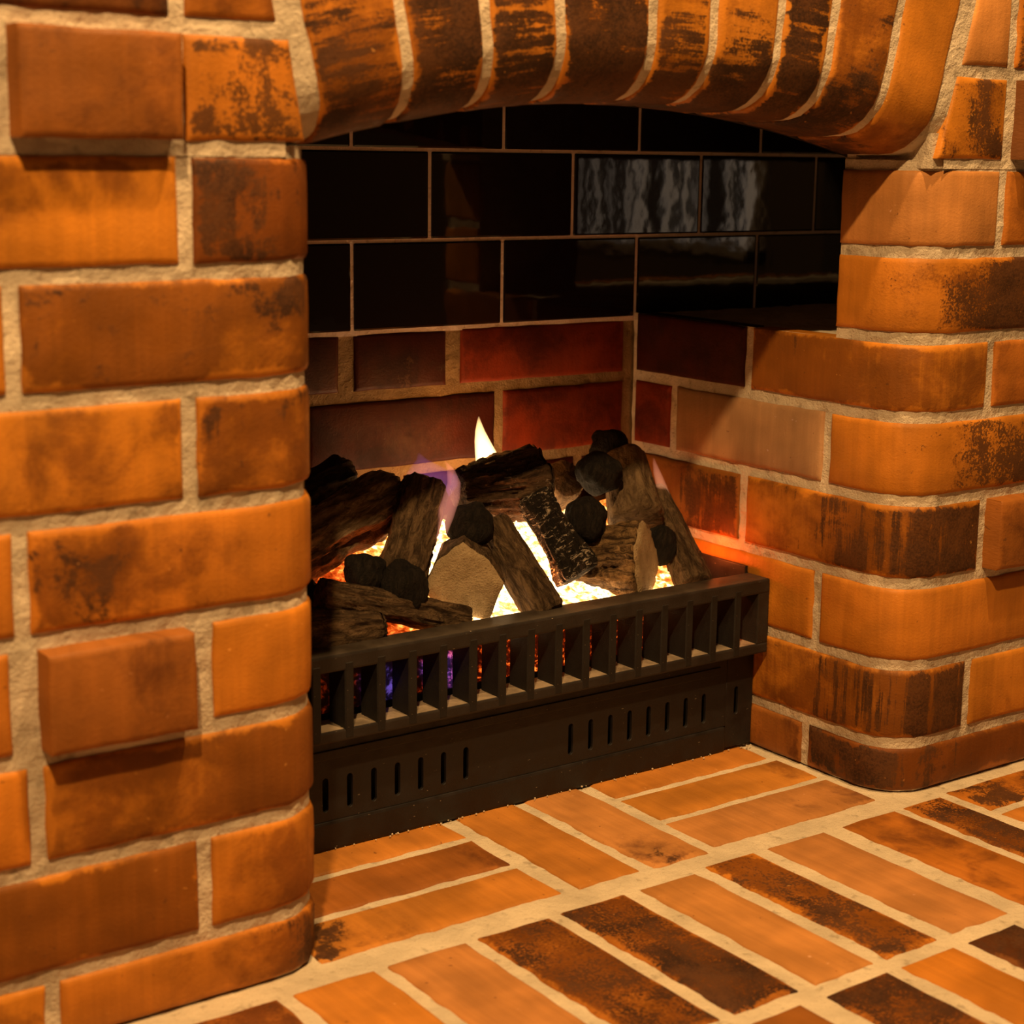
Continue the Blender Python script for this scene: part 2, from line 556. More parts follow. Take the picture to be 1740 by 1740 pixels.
# long bricks laid square to the hearth
rowA = [(-0.412, -0.336, B_, .5, 1), (-0.323, -0.247, T_, .2, 0), (-0.235, -0.148, B_, .45, 0), (-0.1345, -0.058, T_, .16, 0),
        (-0.046, 0.0315, P_, .10, 0), (0.0445, 0.121, A_, .50, 1), (0.1345, 0.2065, A_, .56, 1), (0.2245, 0.2925, P_, .06, 0),
        (0.3085, 0.3715, O, .48, 0), (0.390, 0.466, P_, .03, 0), (0.491, 0.569, A_, .26, 0), (0.5815, 0.6395, A_, .55, 1)]
for x0, x1, c, b, st in rowA:
    fb(x0, x1, -0.250, -0.0265 if x0 < .3 else -0.0215, c, burn=b, streak=-0.0 if not st else 0.35, pepper=.75 if b > .4 else .08, gv=-.02 if b > .3 else 0, dark=.92, film=.60 if b > .4 else (.44 if b > .2 else .28))
rowB = [(-0.40, -0.335, T_, .1), (-0.32, -0.245, B_, .5), (-0.23, -0.155, T_, .1), (-0.14, -0.065, T_, .2), (-0.05, 0.028, B_, .5),
        (0.043, 0.119, T_, .1), (0.134, 0.1895, R_, .22), (0.215, 0.2885, A_, .50), (0.3055, 0.371, O, .08), (0.388, 0.452, K_, .45),
        (0.470, 0.545, T_, .1), (0.56, 0.635, B_, .5)]
for x0, x1, c, b in rowB:
    fb(x0, x1, -0.492, -0.2675, c, burn=b, pepper=.75 if b > .4 else .08, gv=.04 if b > .4 else 0, film=.62 if b > .4 else .30)
for x0 in [-.40, -.31, -.22, -.13, -.04, .05, .14, .23, .32, .41, .50, .59]:
    fb(x0, x0 + .075, -0.735, -0.508, random.choice([T_, T_, B_, P_]), burn=random.uniform(.05, .5))
# bricks in front of the right pier, laid along the wall
for r, (ya, yb) in enumerate([(-0.0765, -0.0175), (-0.162, -0.0885), (-0.249, -0.175)]):
    cols = [(A_, .52), (T_, .1), (B_, .45)]
    fb(0.654, 0.885, ya, yb, cols[r][0], burn=cols[r][1], pepper=.3)
    fb(0.898, 1.125, ya, yb, cols[(r + 1) % 3][0], burn=cols[(r + 1) % 3][1], pepper=.3)
for r in range(3):
    ya = -0.492 + r * .0765
    fb(0.654, 0.885, ya, ya + .064, random.choice([T_, B_]), burn=.3)
for r in range(3):
    ya = -0.249 + r * .0765
    fb(-0.655, -0.427, ya, ya + .064, random.choice([T_, B_]), burn=.3)

# ------------------------------------------------------------------ left pier
OFFL = {1: .001, 3: -.001, 8: .001}
SEND = LS(YB)
parts = [sheet(PL, LF(-0.95), SEND, 0.0, bed(6) - .006, 0.0042, 0.008, 0.0016),
         sheet(PL, LF(-0.95), LS(0.113), bed(6) - .012, bed(8) + 0.004, 0.0042, 0.008, 0.0016)]
def PLtop(s, w):    # above the springing: flat front running up to the arch
    return Vector((s, 0, w)), Vector((0, -1, 0))
parts.append(sheet(PLtop, -0.95, -0.114, bed(8) - 0.004, TOP, 0.0036, 0.008, 0.0016))
parts.append(box_geo(-0.95, XL - 0.006, 0.100, 0.114, bed(6) - .02, TOP))
parts.append(box_geo(-0.95, XL - 0.02, 0.112, YB, bed(6) - .022, bed(6) - .014))
def cap(P, sa, sb, z, back):
    pts = []
    for i in range(41):
        p, n = P(sa + (sb - sa) * i / 40, z)
        pts.append(p - n * .0042)
    if P is PL:
        pts += [Vector((XL - .01, .11, z)), Vector((back, .11, z))]
    else:
        pts = pts + [Vector((back, .11, z)), Vector((XR + .01, .11, z))]
    return pts, [list(range(len(pts)))]
parts.append(cap(PL, LF(-0.16), LS(0.110), bed(8) + .0035, -0.16))
wl = link('wall_left', *merge(parts), MORTAR, smooth=False)
tag(wl, kind='structure')

def lb(row, X0, s1, col, X0dx=0.0, P=PL, **kw):
    """brick from X0 (left joint) to path position s1"""
    z0 = bed(row - 1, OFFL) + (JM if row > 1 else 0.001)
    z1 = bed(row, OFFL) - JM
    return brick(wl, P, LF(X0) + JM, s1, z0, z1, col, **kw)
XA, XBj = -0.1969, -0.3274
HEAD, STR = LS(0.1175) - .001, LS(0.245)
def lrow(row, joint, send, cols):
    """corner brick then further bricks to the left"""
    pass
# corner bricks (odd rows show the stretcher, even rows the header)
lb(1, -0.3190, HEAD, O, burn=.40, gu=.22, streak=.45, film=.52)  # gu darkens the rounded end: film plus its turned-away shade in the colour
lb(2, -0.1935, STR, O, burn=.26, gu=.16, streak=.6, film=.60)  # rounded end again carries film and painted shade through gu
lb(3, -0.3245, HEAD, O, burn=.34, gu=.08, streak=.35, film=.60)
lb(4, -0.1885, STR, O, burn=.26, gu=.04, streak=.8, film=.36)
lb(5, -0.3290, HEAD, O, burn=.26, gu=-.14, film=.38)
lb(6, -0.1975, STR, O, burn=.38, gu=-.05, gv=.10, streak=.5, film=.52)
lb(7, -0.3275, HEAD, O, burn=.42, gv=.06, streak=.15, film=.62)
lb(8, -0.1965, LS(0.114), A_, burn=.42, gu=-.16, gv=-.05, streak=.4, film=.66)
# inner side of the firebox
for row in range(1, 7):
    a = HEAD if row % 2 else STR
    z0 = bed(row - 1, OFFL) + (JM if row > 1 else 0.001)
    z1 = bed(row, OFFL) - JM
    if row % 2:
        brick(wl, PL, a + 2 * JM, a + 2 * JM + .235, z0, z1, R_, burn=.4)
        brick(wl, PL, a + 4 * JM + .235, SEND - .008, z0, z1, R_, burn=.4)
    else:
        brick(wl, PL, a + 2 * JM, SEND - .008, z0, z1, R_, burn=.45)
# front bricks running left
def lf(row, X0, X1, col, **kw):
    z0 = bed(row - 1, OFFL) + (JM if row > 1 else 0.001)
    z1 = bed(row, OFFL) - JM
    return brick(wl, PLtop, X0 + JM, X1 - JM, z0, z1, col, **kw)
lf(1, -0.572, -0.3190, O, burn=.15)
lf(2, -0.448, -0.1935, O, burn=.34, gu=.03, film=.68)
lf(3, -0.578, -0.3245, O, burn=.06, film=.25)
lf(4, -0.3255, -0.1985, R_, burn=.24, gv=.04, streak=.4, film=.40, proud=.018, depth=.045)
lf(4, -0.575, -0.3345, O, burn=.06, film=.25)
lf(5, -0.582, -0.3290, O, burn=.10, film=.3)
lf(6, -0.452, -0.1975, O, burn=.22, gu=.06, film=.42)
lf(7, -0.581, -0.3275, O, burn=.05, film=.25)
lf(8, -0.452, -0.1965, O, burn=.22, gu=-.05, gv=.20, film=.44)  # gv paints the shadow of the proud brick above onto the upper half
lf(9, -0.3285, -0.1985, R_, burn=.16, film=.42, proud=.018, depth=.045, dark=.6)
lf(9, -0.2010, -0.0930, O, burn=.56, streak=.2, film=.42, slant1=-.012, gu=-.1, pepper=.3)
lf(9, -0.590, -0.3315, A_, burn=.3)
lf(10, -0.452, -0.2000, K_, burn=.4)
lf(10, -0.2000, -0.1155, A_, burn=.25, slant1=-.012)
lf(11, -0.582, -0.3275, A_, burn=.3)
lf(11, -0.3275, -0.1320, O, burn=.3, slant1=-.012)
lf(12, -0.452, -0.1500, A_, burn=.3, slant1=-.012)
for row in range(1, 13):
    x1 = {1: -.572, 2: -.448, 3: -.578, 4: -.575, 5: -.582, 6: -.452, 7: -.581, 8: -.452, 9: -.590, 10: -.452, 11: -.582, 12: -.452}[row]
    lf(row, x1 - .254, x1, random.choice([O, A_, B_, R_]), burn=random.uniform(.05, .45))

# ------------------------------------------------------------------ right pier
OFFR = {2: -.001, 3: .001, 4: .002, 5: .002, 6: -.0042, 7: -.004, 8: -.004}
XN = 0.757            # pier cut here above the ledge: invented opening for the tile reflections
parts = [sheet(PR, RS(YB), RF(1.35), 0.0, bed(6, OFFR) - .006, 0.0042, 0.008, 0.0016),
         sheet(PR, RS(0.113), RF(XN), bed(6, OFFR) - .008, bed(8, OFFR) + 0.004, 0.0042, 0.008, 0.0016)]
parts.append(sheet(PLtop, 0.613, XN, bed(8, OFFR) - 0.004, TOP, 0.0036, 0.008, 0.0016))
parts.append(sheet(PLtop, XN, 1.35, bed(8), TOP, 0.0036, 0.012, 0.0015))
parts.append(box_geo(XR + 0.006, XN, 0.100, 0.114, bed(6) - .02, TOP))
parts.append(box_geo(XN - .012, XN - .001, 0.006, 0.112, bed(6) - .02, bed(8)))
parts.append(box_geo(XN - .005, 1.35, 0.006, 0.114, bed(8) - .004, TOP))
def PT(s, w):
    return Vector((s, w, bed(6) - .0125)), Vector((0, 0, 1))
parts.append(sheet(PT, XR + .004, 1.35, 0.085, YB, 0.0, 0.012, 0.0016))
parts.append(sheet(PT, XN - .01, 1.35, 0.006, 0.09, 0.0, 0.012, 0.0016))
parts.append(cap(PR, RS(0.110), RF(0.68), bed(8, OFFR) + .0035, 0.68))
parts.append(box_geo(.600, .66, .008, .11, bed(8, OFFR) - .004, bed(8, OFFR) + .03))
wr = link('wall_right', *merge(parts), MORTAR, smooth=False)
tag(wr, kind='structure')

def rbk(row, s0, s1, col, P=PR, **kw):
    z0 = bed(row - 1, OFFR) + (JM if row > 1 else 0.001)
    z1 = bed(row, OFFR) - JM
    return brick(wr, P, s0, s1, z0, z1, col, **kw)
J1, J2, J3, XC = 0.2411, 0.1174, 0.364, 0.7034
def RJ(Y): return RS(Y) + JM          # brick starting after the joint at depth Y
# corner bricks
rbk(1, RJ(.128), RF(.842), A_, burn=.48, gu=-.07, streak=.45, dark=.9, film=.66)
rbk(2, RJ(J1), RF(.7010) - JM, O, burn=.47, gu=.10, streak=.9, film=.58)
rbk(3, RJ(J2 + .003), RF(.842), O, burn=.05, streak=.3, film=.18)
rbk(4, RJ(J1), RF(.7080) - JM, O, burn=.50, gu=.10, streak=.7, gv=.02, film=.58)
rbk(5, RJ(J2), RF(.842), O, burn=.44, gu=.14, streak=.25, pepper=.5, film=.38)
rbk(6, RJ(J1), RF(.7035) - JM, O, burn=.34, streak=.9, gu=-.05, dark=.8, film=.56)
rbk(7, RS(.113), RF(XN), O, burn=.44, gu=.20, streak=.25, pepper=.6, film=.48)
rbk(8, RS(.113), RF(.7035) - JM, P_, burn=.0, streak=.3, film=.05)
# inner side of the firebox
rbk(1, RJ(.372), RS(.128) - JM, B_, burn=.30)
rbk(1, RJ(YB - .002), RS(.372) - JM, R_, burn=.4)
rbk(2, RJ(YB - .002), RS(J1) - JM, R_, burn=.30)
rbk(3, RJ(J3), RS(J2 + .003) - JM, O, burn=.05, film=.2)
rbk(3, RJ(YB - .002), RS(J3) - JM, R_, burn=.2)
rbk(4, RJ(YB - .002), RS(J1) - JM, R_, burn=.44, gu=.15, streak=.5, dark=.7)
rbk(5, RJ(J3), RS(J2) - JM, G_, burn=.05, dark=.4, film=.24)
rbk(5, RJ(YB - .002), RS(J3) - JM, S2, burn=.25)
rbk(6, RJ(YB - .002), RS(J1) - JM, S_, burn=.30, dark=.7)
# front bricks running right
def rf(row, X0, X1, col, **kw):
    return rbk(row, X0 + JM, X1 - JM, col, P=PLtop, **kw)
rf(2, .7010, .955, O, burn=.12, film=.32)
rf(4, .7075, .837, R_, burn=.2, proud=.018, depth=.045)
rf(4, .837, 1.09, A_, burn=.3)
rf(6, .7035, .957, A_, burn=.22, streak=.3)
rf(8, .7035, XN + .005, A_, burn=.34, streak=.4)
rf(9, .5960, .7050, O, burn=.50, film=.5, slant0=.022, streak=.35, pepper=.4, gu=.06)
rf(9, .7080, .837, K_, burn=.30, proud=.018, depth=.045)
rf(10, .6240, .7040, P_, burn=.0, film=.12, slant0=.020)
rf(10, .7040, .957, A_, burn=.45, pepper=.4)
rf(11, .6480, .837, A_, burn=.2, slant0=.02)
rf(11, .837, 1.09, A_, burn=.4)
rf(12, .6720, .957, B_, burn=.3, slant0=.02)
for row, x0 in [(9, .837), (1, .848), (2, .955), (3, .848), (4, 1.09), (5, .848), (6, .957), (10, .957), (11, 1.09), (12, .957)]:
    while x0 < 1.30:
        x1 = min(x0 + .254, 1.352)
        rf(row, x0, x1, random.choice([O, A_, B_, R_]), burn=random.uniform(.1, .45))
        x0 = x1

# ------------------------------------------------------------------ back of the firebox
parts = [sheet(PB, -0.95, XR + .01, 0.0, bed(6) - .0125, 0.0035, 0.010, 0.0014)]
wb = link('wall_back', *merge(parts), DARK_MORTAR, smooth=False)
tag(wb, kind='structure')
def bb(row, X0, X1, col, **kw):
    z0 = bed(row - 1) + (JM if row > 1 else 0.001)
    z1 = bed(row) - JM if row < 6 else 0.4655
    return brick(wb, PB, X0 + JM, X1 - JM, z0, z1, col, **kw)
bk = {6: [(XL, .1905, S_, .4), (.1975, .3275, S_, .35), (.3350, XR - .004, S2, .12)],
      5: [(XL, .140, S_, .3), (.140, .3945, S_, .30), (.3945, XR - .004, S2, .25)],
      4: [(XL, .03, S_, .3), (.03, .26, S_, .3), (.26, .51, S_, .3), (.51, XR - .004, S_, .4)],
      3: [(XL, .14, S_, .3), (.14, .3945, S_, .3), (.3945, XR - .004, S_, .3)],
      2: [(XL, .03, S_, .3), (.03, .26, S_, .3), (.26, .51, S_, .3), (.51, XR - .004, S_, .4)],
      1: [(XL, .14, S_, .3), (.14, .3945, S_, .3), (.3945, XR - .004, S_, .3)]}
for row, lst in bk.items():
    for a, b, c, bu in lst:
        bb(row, a, b, c, burn=bu, dark=.7)

# ------------------------------------------------------------------ tiled wall above
ZT, TH, TW = 0.4668, 0.0962, 0.1960
wt = box('wall_rear_tiled', -0.95, 1.35, YB + .0012, YB + .05, bed(6) - .02, TOP, GROUT)
tag(wt, kind='structure')
for r in range(6):
    x0 = 0.2008 if r % 2 == 0 else 0.2985
    z0 = ZT + r * TH
    for k in range(-5, 6):
        a = x0 + k * (TW - .001)
        if a < -.93 or a > 1.12:
            continue
        ty = random.gauss(0, .0016)
        tz = random.gauss(0, .0016)
        vs, fs = box_geo(a + .0018, a + TW - .0028, YB, YB + .012, z0 + .0016, z0 + TH - .0016, .0022, 2)
        c = Vector((a + TW / 2, YB + .006, z0 + TH / 2))
        rot = Matrix.Rotation(ty, 3, 'Z') @ Matrix.Rotation(tz, 3, 'X')
        vs = [c + rot @ (v - c) for v in vs]
        t = link('tile', vs, fs, TILE, wt, c)
# unseen closing slabs, added to keep light out of the flue chamber
cz = box('chamber_lid', -0.95, 1.35, 0.0, YB + .05, TOP, TOP + .03, DARK_RENDER)
tag(cz, kind='structure')
for nm, xa in (('chamber_end_left', -0.98), ('chamber_end_right', 1.35)):
    w_ = box(nm, xa, xa + .03, 0.0, YB + .05, 0.0, TOP + .03, DARK_RENDER)
    tag(w_, kind='structure')

# ------------------------------------------------------------------ brick arch
AC, AR = Vector((0.253, 0, -0.639)), 1.3395
AL = 0.225                               # length of an arch brick up its face
def PArch(s, w):
    th = s / AR
    er = Vector((math.sin(th), 0, math.cos(th)))
    # w: <0 soffit, 0..QA rounded nose, >QA front face
    if w >= QA:
        y, rho, ny, nr = 0.0, RB + (w - QA), -1.0, 0.0
    elif w >= 0:
        a = w / RB
        y, rho = RB - RB * math.sin(a), RB - RB * math.cos(a)
        ny, nr = -math.sin(a), -math.cos(a)
    else:
        y, rho, ny, nr = RB - w, 0.0, 0.0, -1.0
    p = AC + er * (AR + rho) + Vector((0, y, 0))
    return p, er * nr + Vector((0, ny, 0))
arch = empty('brick_arch', (0.253, 0.055, AC.z + AR))
tag(arch, 'shallow arch of dark-burnt bullnose bricks standing on end over the fireplace', 'arch')
TH_ = [-0.2480, -0.1890, -0.1342, -0.0818, -0.0121, 0.0372, 0.0919, 0.1388, 0.1967, 0.2535]
w0, w1 = -(0.112 - RB), QA + AL - RB
aV, aF = sheet(PArch, (TH_[0] - .030) * AR, (TH_[-1] + .022) * AR, w0, w1 + .2, 0.0032, 0.008, 0.0013)
am = link('mortar', aV, aF, MORTAR, arch, arch.location)
def PAb(s, w):
    th = s / AR
    er = Vector((math.sin(th), 0, math.cos(th)))
    return AC + er * (AR + w) + Vector((0, .112, 0)), Vector((0, 1, 0))
bV, bF = sheet(PAb, (TH_[0] - .03) * AR, (TH_[-1] + .022) * AR, 0.0, AL + .15, 0.0, 0.03, 0.0)
ab = link('back_face', bV, bF, DARK_RENDER, arch, arch.location)
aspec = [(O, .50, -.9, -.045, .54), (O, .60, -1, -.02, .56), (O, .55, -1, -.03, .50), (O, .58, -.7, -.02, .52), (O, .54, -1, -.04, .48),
         (O, .48, -.6, -.07, .46), (O, .60, -1, -.02, .58), (O, .46, -.6, -.055, .54), (O, .20, .2, -.11, .36)]  # negative gv darkens the nose: kiln burn plus underside shade in the colour
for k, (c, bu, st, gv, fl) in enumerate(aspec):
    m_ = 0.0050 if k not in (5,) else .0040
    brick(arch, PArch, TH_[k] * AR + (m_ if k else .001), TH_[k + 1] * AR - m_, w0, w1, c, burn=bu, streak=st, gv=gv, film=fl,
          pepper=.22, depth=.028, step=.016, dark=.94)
# the wall over the arch
def PUp(s, w):
    th = s / AR
    er = Vector((math.sin(th), 0, math.cos(th)))
    return AC + er * (AR + w), Vector((0, -1, 0))
s = (TH_[0] + .01) * AR
while s < .30:
    brick(arch, PUp, s, s + .215, AL + .012, AL + .085, random.choice([O, A_, B_]), burn=.3)
    s += .228

# ------------------------------------------------------------------ gas fire: grille, panel, tray
gf = empty('gas_fire', (0.257, 0.20, 0.0))
tag(gf, 'black steel gas log fire with slatted grille front and slotted panel', 'fireplace insert')
FX0, FX1 = -0.066, 0.5825
YG0, YG1 = 0.186, 0.217
box('top_rail', FX0, FX1, YG0, YG1 + .004, 0.184, 0.2, IRON2, gf, .0022)
box('bottom_rail', FX0, FX1, YG0, YG1 + .004, 0.1155, 0.127, IRON3, gf, .002)
ox = 0.01445 - 2 * 0.03508
xs = [ox + .03508 * k for k in range(18)]
first_bar = None
for k in range(1, 18):
    xb0 = xs[k] - .0098
    if first_bar is None:
        first_bar = box('bar', xb0, xs[k], YG0 - .0004, YG1, 0.1175, 0.1920, IRON4, gf, .0012, 1)
    else:
        b2 = first_bar.copy()
        C.objects.link(b2)
        b2.parent = gf
        b2.location = Vector(((xb0 + xs[k]) / 2, (YG0 - .0004 + YG1) / 2, (0.1175 + 0.1920) / 2)) - gf.location
box('end_post', xs[17] + .0252, FX1, YG0 + .0005, YG1, 0.1262, 0.1848, IRON2, gf, .0015)
box('end_post', FX0, ox, YG0 + .0005, YG1, 0.1262, 0.1848, IRON2, gf, .0015)

def slotted(name, x0, x1, z0, z1, slots, yfront, thick, sz0, sz1, sw):
    cu = bpy.data.curves.new(name, 'CURVE')
    cu.dimensions = '2D'
    cu.fill_mode = 'BOTH'
    cu.extrude = thick / 2
    cu.bevel_depth = 0.0005
    def spl(pts):
        s_ = cu.splines.new('POLY')
        s_.points.add(len(pts) - 1)
        for q, (a, b) in zip(s_.points, pts):
            q.co = (a, b, 0, 1)
        s_.use_cyclic_u = True
    xc = (x0 + x1) / 2
    spl([(x0 - xc, z0), (x1 - xc, z0), (x1 - xc, z1), (x0 - xc, z1)])
    for sx in slots:
        r = sw / 2
        pts = [(sx - xc + r * math.cos(a), sz1 - r + r * math.sin(a)) for a in [i * PI / 6 for i in range(7)]]
        pts += [(sx - xc + r * math.cos(a), sz0 + r + r * math.sin(a)) for a in [PI + i * PI / 6 for i in range(7)]]
        spl(pts)
    tmp = bpy.data.objects.new('tmp', cu)
    C.objects.link(tmp)
    bpy.context.view_layer.update()
    dg = bpy.context.evaluated_depsgraph_get()
    me = bpy.data.meshes.new_from_object(tmp.evaluated_get(dg))
    bpy.data.objects.remove(tmp)
    bpy.data.curves.remove(cu)
    # curve XY plane -> world XZ
    me.transform(Matrix.Rotation(PI / 2, 4, 'X'))
    me.materials.clear()
    me.materials.append(IRON)
    o = bpy.data.objects.new(name, me)
    C.objects.link(o)
    o.parent = gf
    o.location = Vector((xc, yfront + thick / 2 + .0005, 0)) - gf.location
    return o
sl = [0.0038 + .0269 * k for k in range(8)] + [0.3248 + .0266 * k for k in range(8)]
YP = 0.2085
slotted('front_panel', -0.0285, 0.5435, 0.030, 0.116, sl, YP, 0.003, 0.0385, 0.0735, 0.0072)
slotted('end_panel', 0.5447, 0.5835, 0.004, 0.116, [0.5595], YP, 0.003, 0.0405, 0.0740, 0.0072)
slotted('end_panel', -0.0665, -0.0297, 0.004, 0.116, [-0.0455], YP, 0.003, 0.0405, 0.0740, 0.0072)
box('folded_lip', -0.020, 0.5335, YP - .0018, YP + .001, 0.0915, 0.1005, IRON, gf, .0008)
box('kick_strip', -0.0665, 0.5435, YP - .002, YP + .006, 0.0, 0.0295, IRON, gf, .003)
box('tray_base', -0.06, 0.577, 0.240, 0.425, 0.09, 0.10, IRON, gf)
box('tray_side', 0.5765, 0.5805, 0.220, 0.425, 0.03, 0.208, IRON, gf, .001)
box('tray_side', -0.064, -0.060, 0.220, 0.425, 0.03, 0.208, IRON, gf, .001)
box('tray_back', -0.06, 0.5765, 0.424, 0.428, 0.03, 0.260, IRON, gf, .001)
box('inner_shroud', -0.06, 0.5765, 0.236, 0.240, 0.002, 0.13, IRON, gf)

# ------------------------------------------------------------------ ember bed
def bedz(Y):
    return 0.187 + max(0.0, Y - .222) * 0.34
V, F = [], []
nx, ny = 130, 48
for j in range(ny):
    for i in range(nx):
        x = -0.052 + .598 * i / (nx - 1)
        if j < 14:
            y = .228; z = .131 + (.187 - .131) * j / 13.0
            k = noise.noise(Vector((x * 70, z * 70, 2))) * .005
            V.append((x, y + k, z))
        else:
            y = .229 + .193 * (j - 14) / (ny - 15)
            z = bedz(y) + noise.noise(Vector((x * 60, y * 60, 1))) * .006 + noise.noise(Vector((x * 150, y * 150, 4))) * .0025
            V.append((x, y, z))
for j in range(ny - 1):
    for i in range(nx - 1):
        k = j * nx + i
        F.append([k, k + 1, k + nx + 1, k + nx])
eb = link('ember_bed', V, F, EMBER, None, (0.257, .32, .19), smooth=True)
tag(eb, 'bed of white-hot and orange glowing embers under the logs', 'embers', kind='stuff')

# ------------------------------------------------------------------ logs and coals
DARKLOG = mat_log('dark_log_bark', (0.020, 0.012, 0.007, 1), (0.115, 0.070, 0.036, 1), (0.060, 0.036, 0.020, 1))
BROWNLOG = mat_log('brown_log_bark', (0.045, 0.026, 0.014, 1), (0.23, 0.145, 0.078, 1), (0.085, 0.052, 0.028, 1))
TANLOG = mat_log('tan_log_bark', (0.085, 0.050, 0.026, 1), (0.27, 0.175, 0.095, 1), (0.19, 0.120, 0.065, 1), scale=.7)
PALELOG = mat_log('brightened_log_bark', (0.13, 0.080, 0.044, 1), (0.46, 0.31, 0.18, 1), (0.26, 0.17, 0.095, 1))  # bark lightened to make up for missing light on the left log
CHARLOG = mat_log('charred_log', (0.008, 0.006, 0.005, 1), (0.030, 0.020, 0.014, 1), (0.016, 0.011, 0.008, 1), ash=0.85, ashlo=.55, ashz=2.2)
ASHLOG = mat_log('ashy_log', (0.030, 0.017, 0.010, 1), (0.17, 0.10, 0.055, 1), (0.075, 0.044, 0.025, 1), ash=0.55, ashlo=.60)
STUMP = mat_log('scorched_tan_bark', (0.030, 0.015, 0.007, 1), (0.42, 0.25, 0.11, 1), (0.15, 0.085, 0.040, 1), scale=.8)
COAL = mat_log('black_coal', (0.008, 0.0065, 0.006, 1), (0.030, 0.022, 0.017, 1), (0.016, 0.012, 0.010, 1), scale=1.3)

def log(name, a, b, r0, r1, mat, label, seed=0, rough=.16, bend=0.0, facets=0, capa=None, capb=None, flat=1.0, outline=None, nl=44, nr=60):
    a, b = Vector(a), Vector(b)
    ax = (b - a)
    L = ax.length
    z = ax.normalized()
    x = Vector((0, 0, 1)).cross(z)
    if x.length < 1e-3:
        x = Vector((1, 0, 0))
    x.normalize()
    y = z.cross(x)
    R = Matrix((x, y, z)).transposed()
    def prof(phi, t):
        r = r0 + (r1 - r0) * t
        if outline:           # a straight-sided section through the given corners
            # local x points to the viewer's left for a block seen end-on, so angles run mirrored
            pts = [Vector((-math.cos(math.radians(an)) * ra, math.sin(math.radians(an)) * ra)) for an, ra in outline]
            dv = Vector((math.cos(phi), math.sin(phi)))
            for q in range(len(pts)):
                p1, p2 = pts[q], pts[(q + 1) % len(pts)]
                e_ = p2 - p1
                den = dv.x * e_.y - dv.y * e_.x
                if abs(den) < 1e-9:
                    continue
                tt_ = (p1.x * e_.y - p1.y * e_.x) / den
                uu = (p1.x * dv.y - p1.y * dv.x) / den
                if tt_ > 0 and -1e-6 <= uu <= 1 + 1e-6:
                    r = tt_ * (1 - .12 * t)
                    break
        d = Vector((math.cos(phi) * 1.6, math.sin(phi) * 1.6, t * L * 14 + seed * 7.3))
        k = noise.noise(d) * rough * 1.2
        d2 = Vector((math.cos(phi) * 6.0, math.sin(phi) * 6.0, t * L * 20 + seed * 3.1))
        k += noise.noise(d2) * rough * .55
        d3 = Vector((math.cos(phi) * 13.0, math.sin(phi) * 13.0, t * L * 60 + seed * 3.1))
        k += noise.noise(d3) * rough * .30
        d4 = Vector((math.cos(phi) * 26.0, math.sin(phi) * 26.0, t * L * 210 + seed * 5.7))
        k += min(0.0, noise.noise(d4) + .12) * rough * .55
        return r * (1 + k * (1.0 if outline else 1.35))
    V, F = [], []
    for j in range(nl + 1):
        t = j / nl
        for i in range(nr):
            phi = 2 * PI * i / nr
            r = prof(phi, t)
            e = min(t, 1 - t) * L
            if e < .004:
                r *= 1 - .10 * (1 - e / .004)
            wob = math.sin(t * PI) * bend
            V.append(Vector((math.cos(phi) * r + wob, math.sin(phi) * r * flat, t * L)))
    for j in range(nl):
        for i in range(nr):
            k = j * nr + i
            k2 = j * nr + (i + 1) % nr
            F.append([k, k2, k2 + nr, k + nr])
    ca = len(V); V.append(Vector((0, 0, -.002)))
    cb = len(V); V.append(Vector((0, 0, L + .002)))
    for i in range(nr):
        i2 = (i + 1) % nr
        F.append([ca, i2, i])
        F.append([cb, nl * nr + i, nl * nr + i2])
    me = bpy.data.meshes.new(name)
    me.from_pydata([tuple(v) for v in V], [], F)
    for pl in me.polygons:
        pl.use_smooth = True
    me.materials.append(mat)
    me.uv_layers.new(name='UVMap')
    me.set_sharp_from_angle(angle=math.radians(55))
    o = bpy.data.objects.new(name, me)
    C.objects.link(o)
    o.matrix_world = Matrix.Translation(a) @ R.to_4x4()
    tag(o, label, 'log', 'ceramic logs piled on the fire')
    # sawn end faces are thin discs of their own
    for cap, tt in ((capa, 0), (capb, 1)):
        if not cap:
            continue
        zz = -.003 if tt == 0 else L + .003
        sg = -1 if tt == 0 else 1
        CV, CF = [Vector((0, 0, zz))], []
        for q in (.35, .7, .93, 1.0):
            for i in range(nr):
                phi = 2 * PI * i / nr
                rr = prof(phi, tt) * .97 * q
                ed = 0.0 if q < .95 else -.003 * sg
                CV.append(Vector((math.cos(phi) * rr, math.sin(phi) * rr * flat, zz + ed + noise.noise(Vector((rr * 60, phi * 2, seed))) * .0008)))
        for i in range(nr):
            i2 = (i + 1) % nr
            CF.append([0, 1 + i, 1 + i2] if sg > 0 else [0, 1 + i2, 1 + i])
        for q in range(3):
            for i in range(nr):
                i2 = (i + 1) % nr
                f = [1 + q * nr + i, 1 + (q + 1) * nr + i, 1 + (q + 1) * nr + i2, 1 + q * nr + i2]
                CF.append(f if sg > 0 else f[::-1])
        cm = bpy.data.meshes.new('cut_end')
        cm.from_pydata([tuple(v) for v in CV], [], CF)
        for pl in cm.polygons:
            pl.use_smooth = True
        cm.materials.append(cap)
        co = bpy.data.objects.new('cut_end', cm)
        C.objects.link(co)
        co.parent = o
    return o

